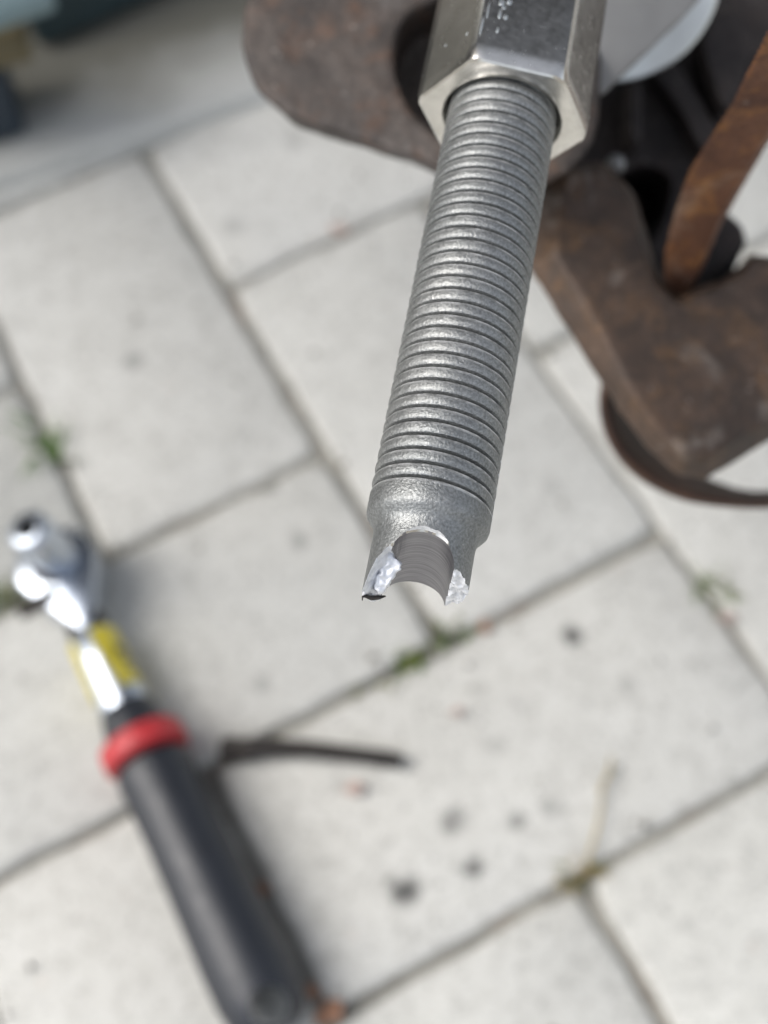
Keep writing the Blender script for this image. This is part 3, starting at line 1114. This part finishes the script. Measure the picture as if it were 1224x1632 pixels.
# ================================================================ things standing on the apron, top left
ZA = .009
c0, c1 = on(72, 92, ZA), on(275, 0, ZA)
cd = (c1 - c0).normalized(); cn = Vector((-cd.y, cd.x, 0))
if cn.dot(FWD) < 0: cn = -cn
case = empty('tool_case', mat=frame(c0, cd, cn, Vector((0, 0, 1))))
tag(case, 'dark teal tool case on the apron at the top edge', 'tool case')
cl = .34
link('case_base', mesh_bm(box_bm(cl, .20, .050, .006, 3, (cl / 2, .10, .029))), M['teal'], case)
link('lid', mesh_bm(box_bm(cl - .004, .196, .034, .008, 3, (cl / 2, .10, .0735))), M['teal'], case)
for k, x in enumerate((.09, .25)):
    link('latch', mesh_bm(box_bm(.026, .008, .030, .002, 2, (x, -.004, .055))), M['dark_steel'], case)
for x in (.03, cl - .03):
    for y in (.03, .17):
        link('foot', mesh_bm(box_bm(.02, .02, .004, .001, 1, (x, y, .002))), M['boot'], case)

j0 = on(44, 186, ZA)
jack = empty('floor_jack', mat=frame(j0, cd, cn, Vector((0, 0, 1))))
tag(jack, 'navy floor jack with ochre arm and pale blue bar at the top left corner', 'floor jack')
JI = jack.matrix_world.inverted()


def jbar(a, b, za, zb, w, h, bev, name, m):
    """bar between two points of the jack, given by what they stand in front of and their height"""
    p, q = JI @ on(*a, za), JI @ on(*b, zb)
    x = (q - p).normalized(); y = Vector((0, 0, 1)).cross(x).normalized(); z = x.cross(y)
    bm = box_bm((q - p).length, w, h, bev, 3)
    me = mesh_bm(bm)
    me.transform(frame((p + q) / 2, x, y, z))
    return link(name, me, m, jack)


jbar((-160, 160), (12, 118), .036, .036, .034, .052, .006, 'side_plate', M['navy'])
jbar((-160, 106), (44, 58), .068, .068, .020, .014, .003, 'lift_arm', M['ochre'])
jbar((-160, 70), (84, -12), .094, .094, .013, .013, .005, 'handle_bar', M['pale_blue'])
wh = lathe([(-.010, .004), (-.010, .013), (-.008, .0155), (.008, .0155), (.010, .013), (.010, .004)], 32)
for x in (-.010, -.120):
    w_ = wh.copy(); w_.transform(frame(Vector((x - .012, .006, .0157)), Vector((1, 0, 0)), Vector((0, 0, 1)), Vector((0, -1, 0))))
    link('wheel', sharp(w_, 35), M['dark_steel'], jack)

# ================================================================ weeds, straw and leaf crumbs in the joints
def tuft(px, py, n, h, spread, mats, label, seed, stretch=None):
    rnd = random.Random(seed)
    p = on(px, py, -.006)
    root = empty('weed_tuft', p)
    tag(root, label, 'weed', 'weeds growing in the paving joints')
    for mi, m in enumerate(mats):
        V, Fc = [], []
        for k in range(n):
            a = rnd.uniform(0, 6.283)
            rr = spread * math.sqrt(rnd.random())
            base = Vector((math.cos(a) * rr, math.sin(a) * rr, 0))
            if stretch is not None:
                base = stretch[0] * rnd.uniform(-1, 1) * stretch[1] + Vector((rnd.uniform(-1, 1), rnd.uniform(-1, 1), 0)) * .0022
            lean = Vector((rnd.uniform(-1, 1), rnd.uniform(-1, 1), 0)) * h * .8
            w = rnd.uniform(.0006, .0013)
            sd = Vector((rnd.uniform(-1, 1), rnd.uniform(-1, 1), 0)).normalized() * w
            hh = h * rnd.uniform(.5, 1.1)
            i0 = len(V)
            for t, ww in ((0, .8), (.35, 1.0), (.7, .7), (1.0, .05)):
                c = base + lean * t * t + Vector((0, 0, hh * (t - .25 * t * t)))
                V += [c - sd * ww, c + sd * ww]
            for t in range(3):
                Fc.append((i0 + 2 * t, i0 + 2 * t + 1, i0 + 2 * t + 3, i0 + 2 * t + 2))
        link('blades' if mi == 0 else 'moss', mesh_py(V, Fc), m, root)


ca_ = (on(160, 893) - on(0, 580)).normalized()
cb_ = (on(1042, 850) - on(690, 1022)).normalized()
tuft(78, 722, 26, .019, .006, [M['grass']], 'bright green weed tuft in the joint at the left edge', 1, (ca_, .010))
tuft(8, 966, 26, .016, .006, [M['grass'], M['moss']], 'olive weed tuft in the joint left of the ratchet head', 2, (cb_, .008))
tuft(722, 1014, 18, .011, .005, [M['grass'], M['moss']], 'green weed tuft in the joint corner under the broken end', 3, (cb_, .006))
tuft(655, 1066, 22, .010, .005, [M['grass'], M['moss']], 'dense olive green moss tuft left of the joint corner', 4, (cb_, .0065))
tuft(575, 1106, 12, .009, .004, [M['moss']], 'small pale moss patch in the joint above the dark bolt', 5, (cb_, .006))
tuft(1132, 945, 22, .013, .005, [M['moss'], M['grass']], 'olive weed tuft in the right hand joint below the brake', 6, (ca_, .010))
tuft(925, 1396, 16, .012, .004, [M['moss'], M['straw']], 'yellowish weed tuft at the joint corner, lower right', 7, (cb_, .006))

for k, (a, b, lab) in enumerate((((962, 1242), (932, 1388), 'long dry straw stalk lying up from the lower right joint'),
                                 ((975, 1205), (955, 1262), 'short dry straw piece above the long stalk'))):
    q0, q1 = on(*a, .003), on(*b, .002)
    st = tube([q0, q0.lerp(q1, .5) + Vector((.002, 0, .001)), q1], [.0004, .0006, .0005], 6)
    casting('straw', st, M['straw'], lab, 'straw')

LEAVES = [(565, 1258, .0050, 'pink', 'dusty pink leaf crumb below the dark bolt'), (528, 1612, .0075, 'leaf', 'orange dry leaf in the joint beside the grip end'),
          (420, 1418, .0040, 'leaf', 'small orange leaf crumb beside the black grip'), (500, 1580, .0045, 'leaf', 'brown leaf crumb in the joint above the orange leaf'),
          (1160, 985, .0045, 'pink', 'pinkish leaf crumb in the right hand joint'), (770, 1000, .0045, 'leaf', 'reddish leaf crumb in the joint right of the green tuft'),
          (728, 1136, .0032, 'pink', 'faint pink chip on the spotted paver'),
          (540, 368, .0060, 'pink', 'brownish leaf crumb in the upper joint left of the spindle')]
for k, (px, py, r, mk, lab) in enumerate(LEAVES):
    rnd = random.Random(40 + k)
    h = .0115 if 'bolt head' in lab else .0022
    p = on(px, py, h)
    V, n = [], 11
    for z in (0, .0006):
        for i in range(n):
            a = 2 * math.pi * i / n
            rr = r * rnd.uniform(.55, 1.0) if z == 0 else 0
            if z == 0: V.append(Vector((math.cos(a) * rr, math.sin(a) * rr * .6, rnd.uniform(0, .0012))))
            else: V.append(V[i] + Vector((0, 0, z)))
    Fc = [tuple(reversed(range(n))), tuple(range(n, 2 * n))] + [(i, (i + 1) % n, n + (i + 1) % n, n + i) for i in range(n)]
    o = link('leaf_crumb', mesh_py(V, Fc), M[mk], smooth=False)
    o.location = p
    o.rotation_euler.z = rnd.uniform(0, 6)
    tag(o, lab, 'leaf', 'leaf crumbs on the paving')

# loose grit and sand grains, thickest along the joints
rnd = random.Random(11)
V, Fc = [], []
pebble = bmesh.new()
bmesh.ops.create_icosphere(pebble, subdivisions=1, radius=1)
pv = [v.co.copy() for v in pebble.verts]; pf = [[v.index for v in f.verts] for f in pebble.faces]
pebble.free()
for k in range(900):
    x, y = rnd.uniform(-.35, .50), rnd.uniform(-.62, .10)
    if rnd.random() < .7:
        if rnd.random() < .5: x = round(x / U) * U + rnd.gauss(0, .004)
        else: y = round(y / U) * U + rnd.gauss(0, .004)
    if (Vector((x, y, 0)) - E0).dot(e_nor) > -.004: continue
    r = min(.0016, .0004 + rnd.expovariate(1 / .0004))
    sq = Vector((rnd.uniform(.7, 1.3), rnd.uniform(.7, 1.3), rnd.uniform(.5, .9)))
    o_ = len(V)
    for v in pv:
        V.append((x + v.x * r * sq.x, y + v.y * r * sq.y, .0006 + r * sq.z * .6 + v.z * r * sq.z))
    Fc += [tuple(o_ + i for i in f) for f in pf]
tag(link('grit', mesh_py(V, Fc), M['grit'], smooth=False), 'loose dark grit scattered along the paving joints', 'grit', kind='stuff')
